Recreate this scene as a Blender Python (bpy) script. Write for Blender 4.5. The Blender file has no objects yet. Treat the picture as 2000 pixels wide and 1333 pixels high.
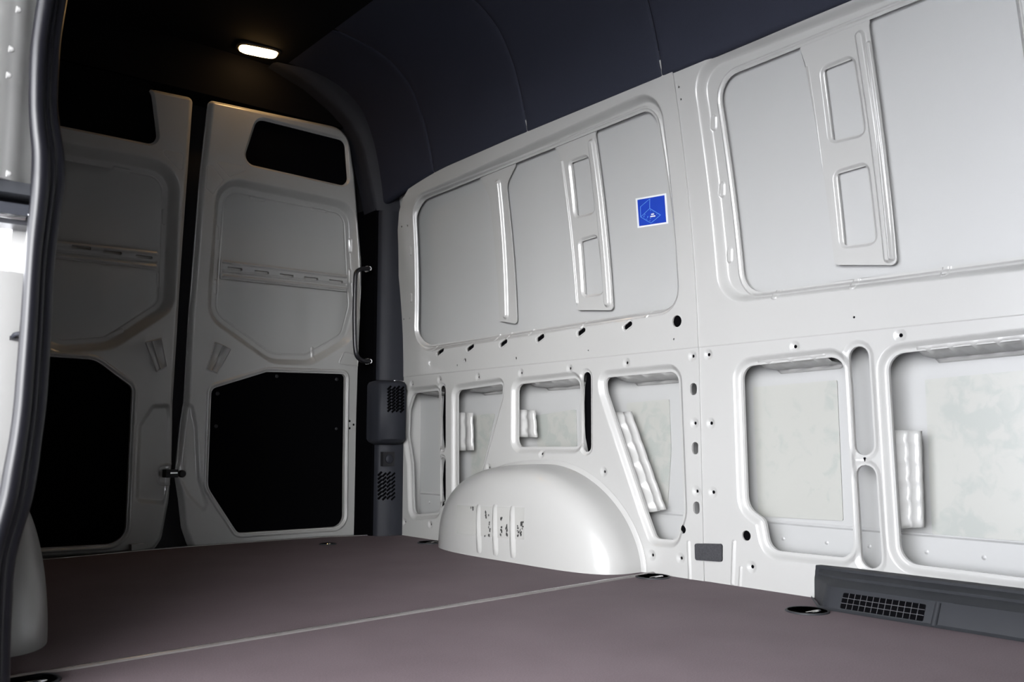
import bpy, bmesh, math, random
import numpy as np
from mathutils import Vector, Matrix
from mathutils.geometry import delaunay_2d_cdt

# ------------------------------------------------------------------ camera, sky, light, exposure
S = bpy.context.scene
COL = S.collection
H = 0.37                                   # eye height above the load floor
F = 1742.7156                              # focal length in pixels of a 2000 px wide frame
R = np.array([[7.74957198e-01, 6.97461478e-02, 6.28153497e-01],
              [-6.32013719e-01, 8.55207375e-02, 7.70223904e-01],
              [0.0, -9.93892186e-01, 1.10355433e-01]])
cam_d = bpy.data.cameras.new('camera')
cam_d.sensor_width = 36.0
cam_d.lens = F / 2000 * 36
cam_d.clip_start = 0.02
cam = bpy.data.objects.new('camera', cam_d)
COL.objects.link(cam)
cam.matrix_world = Matrix([[R[0, 0], -R[0, 1], -R[0, 2], 0], [R[1, 0], -R[1, 1], -R[1, 2], 0],
                           [R[2, 0], -R[2, 1], -R[2, 2], H], [0, 0, 0, 1]])
S.camera = cam
cam_d.dof.use_dof = True
cam_d.dof.focus_distance = 2.6
cam_d.dof.aperture_fstop = 8.0

wd = bpy.data.worlds.new('sky')
S.world = wd
wd.use_nodes = True
wn = wd.node_tree.nodes
wn['Background'].inputs[0].default_value = (0.895, 0.915, 0.965, 1)    # even overcast daylight
wn['Background'].inputs[1].default_value = 20.5

# unseen area light, added ahead and left to brighten the right wall's rear
al = bpy.data.lights.new('added_area_light', 'AREA')
al.shape = 'RECTANGLE'; al.size = 4.5; al.size_y = 2.6; al.energy = 1550; al.color = (.99, .985, .985)
alo = bpy.data.objects.new('added_area_light', al); COL.objects.link(alo)
alo.location = (-5.2, -4.0, 1.6)
alo.rotation_euler = (Vector((1.5, 1.6, .9)) - alo.location).to_track_quat('-Z', 'Y').to_euler()

S.view_settings.view_transform = 'Standard'
S.view_settings.look = 'None'
S.view_settings.gamma = 1.0
S.view_settings.use_curve_mapping = False
S.view_settings.exposure = 0.53
S.cycles.max_bounces = 10
S.cycles.diffuse_bounces = 6
S.cycles.glossy_bounces = 4
S.cycles.sample_clamp_indirect = 6.0
S.cycles.use_denoising = True

# ------------------------------------------------------------------ geometry helpers
def ray(px, py):
    return R @ np.array([px - 1000.0, py - 666.5, F])

EYE = np.array([0, 0, H])

def at(px, py, axis, val):
    """point of the plane axis=val that stands at this place of the 2000x1333 view"""
    d = ray(px, py)
    return EYE + d * ((val - EYE[axis]) / d[axis])

def at_plane(px, py, p0, n):
    d = ray(px, py)
    p0 = np.array(p0, float); n = np.array(n, float)
    return EYE + d * (((p0 - EYE) @ n) / (d @ n))

W = 1.915                                  # inner face of the right side wall
def lean(z):
    z = np.asarray(z, float)
    return 0.127 * np.maximum(z - 0.57, 0) ** 2
def dlean(z):
    return 0.254 * np.maximum(np.asarray(z, float) - 0.57, 0)

def wl(px, py, off=0.0):
    """(y, z) on the right wall, off = depth behind the inner face"""
    d = ray(px, py); t = W / d[0]
    for i in range(25):
        t = (W - lean(H + t * d[2]) + off) / d[0]
    p = EYE + t * d
    return (p[1], p[2])

def rear_y(z):
    z = np.asarray(z, float)
    return 3.205 - 0.062 * np.maximum(z - H, 0) ** 2

def dr(px, py, off=0.0):
    """(x, z) on the inner face of the rear doors"""
    d = ray(px, py); t = 3.2 / d[1]
    for i in range(25):
        t = (rear_y(H + t * d[2]) + off) / d[1]
    p = EYE + t * d
    return (p[0], p[2])

def place_wall(u, v, h):
    n = dlean(v); k = 1 / np.sqrt(1 + n * n)
    return np.stack([W - lean(v) - h * k, u, v - h * n * k], -1)

def place_rear(u, v, h):
    return np.stack([u, rear_y(v) - h, v], -1)

def rpoly(pts, r, off=0.0, seg=0.06, arc=7):
    """polygon with rounded corners, grown by off; pts (u,v); r one radius or one per corner"""
    P = [np.array(p, float) for p in pts]
    n = len(P)
    rr = list(r) if hasattr(r, '__len__') else [r] * n
    A = sum(P[i][0] * P[(i + 1) % n][1] - P[(i + 1) % n][0] * P[i][1] for i in range(n))
    if A < 0:
        P = P[::-1]; rr = rr[::-1]
    out = []
    for i in range(n):
        p0, p1, p2 = P[i - 1], P[i], P[(i + 1) % n]
        a = p0 - p1; b = p2 - p1
        la, lb = np.linalg.norm(a), np.linalg.norm(b)
        a /= la; b /= lb
        cosang = np.clip(a @ b, -1, 1); ang = math.acos(cosang)
        ra = max(rr[i], 1e-4)
        tl = ra / math.tan(ang / 2) if ang > 1e-3 else 0
        mx = 0.49 * min(la, lb)
        if tl > mx:
            ra *= mx / tl; tl = mx
        cr = (p1 - p0)[0] * (p2 - p1)[1] - (p1 - p0)[1] * (p2 - p1)[0]
        convex = cr > 0
        t1 = p1 + a * tl; t2 = p1 + b * tl
        bis = (a + b); nb = np.linalg.norm(bis)
        if nb < 1e-6:
            nrm = np.array([-b[1], b[0]]) * -1
            out.append(p1 + nrm * off); continue
        bis /= nb
        c = p1 + bis * math.hypot(ra, tl)
        ro = max(ra + off, 5e-4) if convex else max(ra - off, 5e-4)
        a1 = math.atan2(*(t1 - c)[::-1]); a2 = math.atan2(*(t2 - c)[::-1])
        da = (a2 - a1 + math.pi) % (2 * math.pi) - math.pi
        m = max(2, int(arc * abs(da) / 1.57 + 1))
        for k in range(m + 1):
            th = a1 + da * k / m
            out.append(c + ro * np.array([math.cos(th), math.sin(th)]))
    res = []
    for i in range(len(out)):
        p, q = out[i], out[(i + 1) % len(out)]
        L = np.linalg.norm(q - p)
        m = max(1, int(L / seg))
        for k in range(m):
            res.append(p + (q - p) * k / m)
    res = np.array(res)
    keep = np.linalg.norm(res - np.roll(res, 1, 0), axis=1) > 2e-5
    return res[keep]

def disc(c, r, n=16, ry=None):
    t = np.arange(n) / n * 2 * math.pi
    return np.stack([c[0] + r * np.cos(t), c[1] + (ry or r) * np.sin(t)], -1)

def stadium(a, b, r, off=0.0, arc=8, seg=0.06):
    a = np.array(a, float); b = np.array(b, float)
    th = math.atan2(*(b - a)[::-1]); out = []
    for k in range(arc + 1):
        t = th - math.pi / 2 + math.pi * k / arc
        out.append(b + (r + off) * np.array([math.cos(t), math.sin(t)]))
    for k in range(arc + 1):
        t = th + math.pi / 2 + math.pi * k / arc
        out.append(a + (r + off) * np.array([math.cos(t), math.sin(t)]))
    res = []
    for i in range(len(out)):
        p, q = out[i], out[(i + 1) % len(out)]
        m = max(1, int(np.linalg.norm(q - p) / seg))
        for k in range(m):
            res.append(p + (q - p) * k / m)
    return np.array(res)

def inside(P, poly):
    x, y = P[:, 0], P[:, 1]
    c = np.zeros(len(P), bool)
    n = len(poly)
    for i in range(n):
        x1, y1 = poly[i]; x2, y2 = poly[(i + 1) % n]
        if y1 == y2: continue
        m = (y1 > y) != (y2 > y)
        c ^= m & (x < (x2 - x1) * (y - y1) / (y2 - y1) + x1)
    return c

def seg_dist(P, A, B):
    d = np.full(len(P), 1e9)
    for a, b in zip(A, B):
        ab = b - a
        t = np.clip(((P - a) @ ab) / max(ab @ ab, 1e-12), 0, 1)
        q = P - a - t[:, None] * ab
        d = np.minimum(d, q[:, 0] ** 2 + q[:, 1] ** 2)
    return np.sqrt(d)

def sdf(P, poly, reach):
    """signed distance (negative inside); points further out than reach get reach"""
    lo = poly.min(0) - reach; hi = poly.max(0) + reach
    m = np.all((P >= lo) & (P <= hi), 1)
    d = np.full(len(P), reach + 1.0)
    if m.any():
        Q = P[m]
        e = seg_dist(Q, poly, np.roll(poly, -1, 0))
        e[inside(Q, poly)] *= -1
        d[m] = e
    return d

def sm(t):
    t = np.clip(t, 0, 1)
    return t * t * (3 - 2 * t)

class Sheet:
    """pressed sheet metal: a flat pattern in (u,v) with pressings, beads and cut-outs"""
    def __init__(self, outline, place, grid=0.06):
        o = []
        for a, b in zip(outline, list(outline[1:]) + [outline[0]]):
            a = np.array(a, float); b = np.array(b, float)
            m = max(1, int(np.linalg.norm(b - a) / .05))
            o += [a + (b - a) * k / m for k in range(m)]
        self.o = np.array(o); self.place = place; self.grid = grid
        self.loops = []; self.holes = []; self.f = []; self.lines = []
    def hole(self, loop, hem=0.006):
        self.holes.append((np.array(loop), hem)); return self
    def recess(self, pts, r, depth, w, n=6):
        """pressed in by depth; wall slopes over w inside the outline"""
        base = rpoly(pts, r)
        self.f.append(('recess', base, depth, w))
        for k in range(-1, n + 2):
            self.loops.append(rpoly(pts, r, -w * k / n))
    def recess_loop(self, fn, depth, w, n=5):
        """the same for an outline given as a function of its growth"""
        self.f.append(('recess', fn(0), depth, w))
        for k in range(-1, n + 2):
            self.loops.append(fn(-w * k / n))
    def ridge(self, a, b, hw, height, n=4, flat=0.0):
        a = np.array(a, float); b = np.array(b, float)
        self.f.append(('ridge', a, b, hw, height, flat))
        for k in range(n + 1):
            r = hw * (1 - k / (n + 0.3))
            self.loops.append(stadium(a, b, r))
        self.loops.append(stadium(a, b, hw * 1.25))
    def edge(self, depth, w, n=5):
        """folded-back rim all round the outline"""
        self.f.append(('edge', self.o, depth, w))
        c = self.o; t = np.roll(c, -1, 0) - np.roll(c, 1, 0)
        nn = np.stack([-t[:, 1], t[:, 0]], -1); nn /= np.linalg.norm(nn, axis=1)[:, None] + 1e-12
        if not inside(c[:1] + nn[:1] * 1e-3, c)[0]: nn = -nn
        for k in range(1, n + 2): self.loops.append(c + nn * w * k / n)
    def ring(self, pts, r, off, hw, height, n=3):
        """bead running round an outline at a distance off"""
        base = rpoly(pts, r, off)
        self.f.append(('ring', base, hw, height))
        for k in range(-n, n + 1):
            self.loops.append(rpoly(pts, r, off + hw * k / n))
    def pimple(self, c, r, height, n=3):
        self.f.append(('pimple', np.array(c, float), r, height))
        for k in range(n):
            self.loops.append(disc(c, r * (1.05 - 0.9 * k / n), 14))
    def fold(self, a, b, step, w=0.003):
        """straight lap joint: everything below the line lies step further back"""
        self.f.append(('fold', np.array(a, float), np.array(b, float), step, w))
        a = np.array(a, float); b = np.array(b, float)
        m = 40
        n = np.array([-(b - a)[1], (b - a)[0]]); n /= np.linalg.norm(n)
        for o in (-1.5 * w, -w / 2, 0, w / 2, 1.5 * w):
            self.lines.append(np.array([a + (b - a) * k / m + n * o for k in range(m + 1)]))
    def height(self, P):
        h = np.zeros(len(P))
        for f in self.f:
            k = f[0]
            if k == 'recess':
                d = sdf(P, f[1], 0.01); h -= f[2] * sm(-d / f[3])
            elif k == 'edge':
                d = seg_dist(P, f[1], np.roll(f[1], -1, 0)); h -= f[2] * np.clip(1 - d / f[3], 0, 1) ** 2
            elif k == 'ring':
                lo = f[1].min(0) - f[2]; hi = f[1].max(0) + f[2]
                m = np.all((P >= lo) & (P <= hi), 1)
                if m.any():
                    d = seg_dist(P[m], f[1], np.roll(f[1], -1, 0))
                    h[m] += f[3] * sm(1 - d / f[2])
            elif k == 'ridge':
                d = seg_dist(P, [f[1]], [f[2]])
                h += f[4] * sm((1 - d / f[3]) / (1 - f[5]))
            elif k == 'pimple':
                d = np.linalg.norm(P - f[1], axis=1); h += f[3] * sm(1 - d / f[2])
            elif k == 'fold':
                a, b = f[1], f[2]; n = np.array([-(b - a)[1], (b - a)[0]]); n /= np.linalg.norm(n)
                if n[1] < 0: n = -n
                s = (P - a) @ n
                h -= f[3] * sm(0.5 - s / f[4])
        return h
    def build(self, name, mat, parent=None, drop=0.0):
        V = []; E = []
        def add(loop, closed=True):
            i0 = len(V); n = len(loop)
            V.extend(map(tuple, loop))
            E.extend((i0 + i, i0 + (i + 1) % n) for i in range(n if closed else n - 1))
        add(self.o)
        for l, _ in self.holes: add(l)
        lo, hi = self.o.min(0), self.o.max(0)
        for l in self.loops: add(l)
        for l in self.lines: add(l, False)
        g = self.grid
        gx, gy = np.meshgrid(np.arange(lo[0] + g * .37, hi[0], g), np.arange(lo[1] + g * .41, hi[1], g))
        V.extend(map(tuple, np.stack([gx.ravel(), gy.ravel()], -1)))
        v2, e2, f2, _, _, _ = delaunay_2d_cdt([Vector(p) for p in V], E, [], 0, 1e-6)
        P = np.array([(p.x, p.y) for p in v2]); T = np.array([list(f) for f in f2 if len(f) == 3])
        C = P[T].mean(1)
        keep = inside(C, self.o)
        for l, _ in self.holes:
            keep &= ~inside(C, l)
        T = T[keep]
        used = np.unique(T); mp = np.full(len(P), -1); mp[used] = np.arange(len(used))
        P = P[used]; T = mp[T]
        def surf(Q): return self.place(Q[:, 0], Q[:, 1], self.height(Q) - drop)
        e = 4e-4
        X = surf(P)
        N = np.cross(surf(P + [e, 0]) - surf(P - [e, 0]), surf(P + [0, e]) - surf(P - [0, e]))
        N /= np.linalg.norm(N, axis=1)[:, None] + 1e-15
        ref = self.place(P[:, 0], P[:, 1], np.full(len(P), .01)) - self.place(P[:, 0], P[:, 1], np.zeros(len(P)))
        N *= np.sign((N * ref).sum(1))[:, None]
        verts = [X]; norms = [N]; tris = [T]; base = len(X)
        for l, hem in self.holes + [(self.o, 0.0042)]:
            if not hem: continue
            h = self.height(l) - drop
            A = self.place(l[:, 0], l[:, 1], h); B = self.place(l[:, 0], l[:, 1], h - hem)
            tg = np.roll(l, -1, 0) - np.roll(l, 1, 0)
            n2 = np.stack([tg[:, 1], -tg[:, 0]], -1); n2 /= np.linalg.norm(n2, axis=1)[:, None] + 1e-12
            tin = l + n2 * 1e-3
            isin = inside(tin, l)
            sign = np.where(isin, 1.0, -1.0) if l is not self.o else np.where(isin, -1.0, 1.0)
            n2 *= sign[:, None]
            D = self.place(l[:, 0] + n2[:, 0] * 1e-3, l[:, 1] + n2[:, 1] * 1e-3, h) - A
            D /= np.linalg.norm(D, axis=1)[:, None] + 1e-12
            n = len(l); i = np.arange(n); j = (i + 1) % n
            verts += [A, B]; norms += [D, D]
            tris += [np.stack([base + i, base + j, base + n + j], -1), np.stack([base + i, base + n + j, base + n + i], -1)]
            base += 2 * n
        return mesh_from(name, np.concatenate(verts), np.concatenate(tris), mat, parent, np.concatenate(norms))

def mesh_from(name, V, T, mat, parent=None, N=None, smooth=True):
    V = np.asarray(V, float); T = np.asarray(T)
    if N is not None:
        g = np.cross(V[T[:, 1]] - V[T[:, 0]], V[T[:, 2]] - V[T[:, 0]])
        fl = (g * N[T].sum(1)).sum(1) < 0
        T = T.copy(); T[fl] = T[fl][:, ::-1]
    me = bpy.data.meshes.new(name)
    me.from_pydata(V.tolist(), [], T.tolist())
    me.polygons.foreach_set('use_smooth', [smooth] * len(me.polygons))
    me.materials.append(mat)
    me.update()
    if N is not None:
        me.normals_split_custom_set_from_vertices(N.tolist())
    return link(name, me, parent)

def link(name, me, parent=None):
    o = bpy.data.objects.new(name, me); COL.objects.link(o)
    if parent is not None:
        o.parent = parent
        o.matrix_parent_inverse = Matrix.Translation(-Vector(parent.location))
    return o

def obj(name, bm, mat, parent=None, bevel=0.0, seg=2, smooth=True, angle=40):
    if bevel > 0:
        bmesh.ops.bevel(bm, geom=[e for e in bm.edges if e.is_manifold and e.calc_face_angle(0) > 0.5], offset=bevel,
                        segments=seg, affect='EDGES', clamp_overlap=True)
    bmesh.ops.recalc_face_normals(bm, faces=bm.faces)
    me = bpy.data.meshes.new(name)
    for f in bm.faces: f.smooth = smooth
    if smooth:
        for e in bm.edges:
            e.smooth = not (e.is_manifold and e.calc_face_angle(0) > math.radians(angle))
    bm.to_mesh(me); bm.free()
    me.materials.append(mat)
    return link(name, me, parent)

def hexa(bm, pts):
    """box from 8 points: bottom four then top four"""
    v = [bm.verts.new(tuple(p)) for p in pts]
    for f in ((0, 1, 2, 3), (4, 5, 6, 7), (0, 1, 5, 4), (1, 2, 6, 5), (2, 3, 7, 6), (3, 0, 4, 7)):
        bm.faces.new([v[i] for i in f])
    return bm
def box(lo, hi, bm=None):
    bm = bm or bmesh.new()
    (a, b, c), (d, e, f) = lo, hi
    return hexa(bm, [(a, b, c), (d, b, c), (d, e, c), (a, e, c), (a, b, f), (d, b, f), (d, e, f), (a, e, f)])

def tube(pts, r, n=12, bm=None, closed=False, sub=6):
    """round bar through points (Catmull-Rom smoothed); r one radius or one per point"""
    bm = bm or bmesh.new()
    P = [np.array(p, float) for p in pts]
    rr = list(r) if hasattr(r, '__len__') else [r] * len(P)
    Q = []; RR = []
    for i in range(len(P) - 1):
        a = P[max(i - 1, 0)]; b = P[i]; c = P[i + 1]; d = P[min(i + 2, len(P) - 1)]
        for k in range(sub):
            t = k / sub
            Q.append(0.5 * ((2 * b) + (c - a) * t + (2 * a - 5 * b + 4 * c - d) * t * t + (3 * b - a - 3 * c + d) * t ** 3))
            RR.append(rr[i] + (rr[i + 1] - rr[i]) * t)
    Q.append(P[-1]); RR.append(rr[-1])
    up = None; rings = []
    for i, q in enumerate(Q):
        t = Q[min(i + 1, len(Q) - 1)] - Q[max(i - 1, 0)]; t /= np.linalg.norm(t)
        if up is None:
            up = np.array([0, 0, 1.0]) if abs(t[2]) < .9 else np.array([1.0, 0, 0])
        s = np.cross(t, up); s /= np.linalg.norm(s); up = np.cross(s, t)
        rings.append([bm.verts.new(tuple(q + RR[i] * (math.cos(a) * s + math.sin(a) * up)))
                      for a in np.arange(n) * 2 * math.pi / n])
    for A, B in zip(rings, rings[1:]):
        for k in range(n):
            bm.faces.new([A[k], A[(k + 1) % n], B[(k + 1) % n], B[k]])
    bm.faces.new(rings[0][::-1]); bm.faces.new(rings[-1])
    return bm

def lathe(prof, n, c, bm=None, axis=2):
    """prof: (radius, height) pairs round a vertical axis through c"""
    bm = bm or bmesh.new(); rings = []
    for r, z in prof:
        ring = []
        for k in range(n):
            a = 2 * math.pi * k / n
            p = [r * math.cos(a), r * math.sin(a), z]
            if axis == 1: p = [p[0], z, p[1]]
            if axis == 0: p = [z, p[0], p[1]]
            ring.append(bm.verts.new((c[0] + p[0], c[1] + p[1], c[2] + p[2])))
        rings.append(ring)
    for A, B in zip(rings, rings[1:]):
        for k in range(n):
            bm.faces.new([A[k], A[(k + 1) % n], B[(k + 1) % n], B[k]])
    if prof[0][0] > 1e-6: bm.faces.new(rings[0][::-1])
    if prof[-1][0] > 1e-6: bm.faces.new(rings[-1])
    return bm

def loft(rows, bm=None, closed=False):
    bm = bm or bmesh.new()
    V = [[bm.verts.new(tuple(p)) for p in r] for r in rows]
    for A, B in zip(V, V[1:]):
        n = len(A)
        for k in range(n if closed else n - 1):
            bm.faces.new([A[k], A[(k + 1) % n], B[(k + 1) % n], B[k]])
    if closed:
        bm.faces.new(V[0][::-1]); bm.faces.new(V[-1])
    return bm

def prism(loop, fn_front, fn_back, bm=None):
    """plate with a given outline: loop (u,v) mapped to front and back faces"""
    bm = bm or bmesh.new()
    a = [bm.verts.new(tuple(fn_front(u, v))) for u, v in loop]
    b = [bm.verts.new(tuple(fn_back(u, v))) for u, v in loop]
    bm.faces.new(a); bm.faces.new(b[::-1])
    n = len(a)
    for k in range(n):
        bm.faces.new([a[k], b[k], b[(k + 1) % n], a[(k + 1) % n]])
    return bm

def thing(name, label, cat, loc=(0, 0, 0), group=None):
    o = bpy.data.objects.new(name, None); COL.objects.link(o)
    o.location = loc; o.empty_display_size = 0.05
    o['label'] = label; o['category'] = cat
    if group: o['group'] = group
    return o
def tag(o, label, cat, group=None):
    o['label'] = label; o['category'] = cat
    if group: o['group'] = group
    return o
def structure(name, label=None, loc=(0, 0, 0)):
    o = bpy.data.objects.new(name, None); COL.objects.link(o); o.location = loc
    o['kind'] = 'structure'
    if label: o['label'] = label
    return o

# ------------------------------------------------------------------ materials
def mat(name, col, rough=0.5, metal=0.0, spec=0.5, coat=0.0, noise=0.0, nscale=40.0, bump=0.0, bscale=300.0, bdist=0.001,
        emit=None, estr=0.0):
    m = bpy.data.materials.new(name); m.use_nodes = True
    nt = m.node_tree; b = nt.nodes['Principled BSDF']
    b.inputs['Base Color'].default_value = (*col, 1)
    b.inputs['Roughness'].default_value = rough
    b.inputs['Metallic'].default_value = metal
    b.inputs['Specular IOR Level'].default_value = spec
    b.inputs['Coat Weight'].default_value = coat
    b.inputs['Coat Roughness'].default_value = 0.06
    tc = nt.nodes.new('ShaderNodeTexCoord')
    if noise:
        t = nt.nodes.new('ShaderNodeTexNoise'); t.inputs['Scale'].default_value = nscale; t.inputs['Detail'].default_value = 6
        r = nt.nodes.new('ShaderNodeMix'); r.data_type = 'RGBA'
        r.inputs[6].default_value = (*[c * (1 - noise) for c in col], 1)
        r.inputs[7].default_value = (*[min(1, c * (1 + noise)) for c in col], 1)
        nt.links.new(tc.outputs['Object'], t.inputs['Vector'])
        nt.links.new(t.outputs['Fac'], r.inputs[0]); nt.links.new(r.outputs[2], b.inputs['Base Color'])
    if bump:
        t = nt.nodes.new('ShaderNodeTexNoise'); t.inputs['Scale'].default_value = bscale; t.inputs['Detail'].default_value = 3
        u = nt.nodes.new('ShaderNodeBump'); u.inputs['Strength'].default_value = bump; u.inputs['Distance'].default_value = bdist
        nt.links.new(tc.outputs['Object'], t.inputs['Vector'])
        nt.links.new(t.outputs['Fac'], u.inputs['Height']); nt.links.new(u.outputs['Normal'], b.inputs['Normal'])
    if emit:
        b.inputs['Emission Color'].default_value = (*emit, 1); b.inputs['Emission Strength'].default_value = estr
    return m

PAINT = mat('grey_white_paint', (0.20, 0.199, 0.194), 0.30, spec=0.3, coat=0.35, noise=0.02, nscale=3)
SKIN = mat('grey_white_paint_satin', (0.195, 0.196, 0.194), 0.42, spec=0.4, noise=0.02, nscale=4, bump=0.05, bscale=900)
LINING = mat('navy_grey_lining', (0.013, 0.0143, 0.0212), 0.8, spec=0.08, noise=0.25, nscale=500, bump=0.4, bscale=900)
ROOF = mat('black_roof_lining', (0.0025, 0.0025, 0.003), 0.95, spec=0.03)
BLACK = mat('black_plastic', (0.008, 0.008, 0.009), 0.6, spec=0.2)
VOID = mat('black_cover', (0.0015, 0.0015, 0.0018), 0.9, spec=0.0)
TINT = mat('dark_tinted_glass', (0.0015, 0.0015, 0.002), 0.9, spec=0.02)
TRIM = mat('charcoal_plastic', (0.011, 0.0118, 0.015), 0.55, spec=0.12, bump=0.3, bscale=1200)
VENT = mat('dark_grey_plastic', (0.0132, 0.0140, 0.0160), 0.5, spec=0.12, bump=0.25, bscale=1500)
RUBBER = mat('black_rubber', (0.006, 0.006, 0.008), 0.38, spec=0.5)
SEALR = mat('black_seal_rubber', (0.0025, 0.0025, 0.0035), 0.34, spec=0.16)
STEEL = mat('bare_steel', (0.45, 0.44, 0.43), 0.32, metal=1.0)
CHROME = mat('zinc_plated_steel', (0.70, 0.70, 0.70), 0.18, metal=1.0)
FOAM = mat('dark_grey_foam', (0.022, 0.022, 0.024), 0.95, spec=0.1, noise=0.5, nscale=220, bump=0.8, bscale=400)
STRIP = mat('grey_joint_strip', (0.15, 0.14, 0.138), 0.26, metal=0.5)

def floor_mat():
    m = mat('brown_grey_floor', (0.150, 0.118, 0.130), 0.72, spec=0.10)
    nt = m.node_tree; b = nt.nodes['Principled BSDF']; tc = nt.nodes.new('ShaderNodeTexCoord')
    n1 = nt.nodes.new('ShaderNodeTexNoise'); n1.inputs['Scale'].default_value = 380; n1.inputs['Detail'].default_value = 4
    n2 = nt.nodes.new('ShaderNodeTexNoise'); n2.inputs['Scale'].default_value = 5; n2.inputs['Detail'].default_value = 5
    ad = nt.nodes.new('ShaderNodeMath'); ad.operation = 'MULTIPLY_ADD'; ad.inputs[1].default_value = 0.45
    cr = nt.nodes.new('ShaderNodeValToRGB')
    cr.color_ramp.elements[0].position = 0.35; cr.color_ramp.elements[0].color = (0.058, 0.044, 0.049, 1)
    cr.color_ramp.elements[1].position = 1.0; cr.color_ramp.elements[1].color = (0.108, 0.086, 0.094, 1)
    bp = nt.nodes.new('ShaderNodeBump'); bp.inputs['Strength'].default_value = 0.35; bp.inputs['Distance'].default_value = 0.001
    for n in (n1, n2): nt.links.new(tc.outputs['Object'], n.inputs['Vector'])
    nt.links.new(n2.outputs['Fac'], ad.inputs[0]); nt.links.new(n1.outputs['Fac'], ad.inputs[2])
    nt.links.new(ad.outputs[0], cr.inputs['Fac']); nt.links.new(cr.outputs['Color'], b.inputs['Base Color'])
    nt.links.new(n1.outputs['Fac'], bp.inputs['Height']); nt.links.new(bp.outputs['Normal'], b.inputs['Normal'])
    return m
FLOOR = floor_mat()

def film_mat():
    m = mat('mottled_damping_film', (0.19, 0.192, 0.180), 0.35, spec=0.5)
    nt = m.node_tree; b = nt.nodes['Principled BSDF']; tc = nt.nodes.new('ShaderNodeTexCoord')
    n1 = nt.nodes.new('ShaderNodeTexNoise'); n1.inputs['Scale'].default_value = 26; n1.inputs['Detail'].default_value = 5
    n1.inputs['Distortion'].default_value = 0.6
    n2 = nt.nodes.new('ShaderNodeTexNoise'); n2.inputs['Scale'].default_value = 4
    mu = nt.nodes.new('ShaderNodeMath'); mu.operation = 'MULTIPLY'
    cr = nt.nodes.new('ShaderNodeValToRGB')
    cr.color_ramp.elements[0].position = 0.26; cr.color_ramp.elements[0].color = (0.186, 0.187, 0.175, 1)
    cr.color_ramp.elements[1].position = 0.36; cr.color_ramp.elements[1].color = (0.160, 0.168, 0.158, 1)
    for n in (n1, n2): nt.links.new(tc.outputs['Object'], n.inputs['Vector'])
    nt.links.new(n1.outputs['Fac'], mu.inputs[0]); nt.links.new(n2.outputs['Fac'], mu.inputs[1])
    nt.links.new(mu.outputs[0], cr.inputs['Fac']); nt.links.new(cr.outputs['Color'], b.inputs['Base Color'])
    return m
FILM = film_mat()

def ground_mat():
    return mat('pale_concrete', (0.58, 0.58, 0.59), 0.9, noise=0.2, nscale=2)

# ------------------------------------------------------------------ the right side wall
wall = structure('wall_right', 'pale grey painted metal side wall with pressed recesses and cut-outs', (W, 1.5, 0))

LIP = 0.026            # how far the window recesses are pressed in
SK = 0.020             # gap between that lip and the outer skin
def wq(pts, off=0.0): return [wl(x, y, off) for x, y in pts]

SEAM_Y = wl(1365, 680)[0]
BELT = 0.62
REC_A = wq([(805.5, 384), (1289, 165), (1331, 612), (809.5, 693)])
REC_A_R = [0.085, 0.085, 0.075, 0.10]
REC_B = wq([(1347, 124), (1975, -125), (2058, 524), (1402, 597)])
REC_B_R = [0.085, 0.06, 0.06, 0.085]
HOLE_A = wq([(820, 397), (1281, 213), (1331, 601), (824, 677)], LIP)
HOLE_A_R = [0.075, 0.05, 0.055, 0.07]
HOLE_B = wq([(1403.5, 160), (1976, -68), (2050, 495), (1456, 576)], LIP)
HOLE_B_R = [0.06, 0.04, 0.04, 0.06]

O1 = wq([(805, 768), (853, 763), (854.5, 1002), (804, 1006), (801, 905), (793, 850), (795, 800)])
O2 = wq([(888.5, 763), (978, 750), (976, 776), (931, 938), (889, 1000)])
O3 = wq([(1006.5, 751), (1128, 738), (1131, 873), (1006, 873.5)])
O4 = wq([(1177, 738), (1320, 725), (1331, 1002), (1316, 1056), (1277, 1053), (1259, 1003), (1180, 766)])
O5 = wq([(1443, 716), (1641, 695), (1662, 1093), (1498, 1076), (1487, 1016), (1453, 992)])
O6 = wq([(1727, 692), (2075, 654), (2075, 1141), (1753, 1101)])
OPEN = [(O1, [.03, .012, .02, .03, .03, .03, .03]), (O2, [.025, .01, .01, .04, .004]), (O3, .028),
        (O4, [.035, .03, .05, .025, .02, .03, .05]), (O5, [.035, .035, .035, .035, .025, .045]), (O6, .04)]
SLOT = [((864, 762), (864, 870), .0165), ((864, 902), (864, 975), .0165), ((1145, 738), (1145.5, 872), .0175),
        ((1674, 697), (1684, 869), .0245), ((1688, 930), (1698.5, 1090), .0245)]
SCREW = [(805, 751), (859, 742), (934, 737), (1018, 729), (1113, 720), (1224, 709), (1353, 696), (1382, 693), (1551, 677),
         (1757, 655), (955, 914), (1058, 887), (1180, 922), (1357, 827), (1387, 827), (1361, 960), (1391, 962), (1274, 1085),
         (1330, 1091), (1467, 1108), (841, 1025), (791, 1020)]
PIN = [(786, 443), (798, 441), (790, 624), (802, 622), (895, 714), (1010, 700), (1151, 685), (1318, 663), (1668, 620),
       (1326, 170), (1330, 194), (1686, 898)]
OVAL = [(866, 688), (925, 680), (990, 671), (1062, 661), (1142, 649), (1233, 637)]
BIG = [((1324, 628), .0165), ((1334.5, 1035), .011), ((1457, 1047), .013), ((910, 704), .007), ((864, 986), .009)]
OBLONG = [(1355.5, 760.5), (1359, 876), (1361.5, 992.5)]

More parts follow.
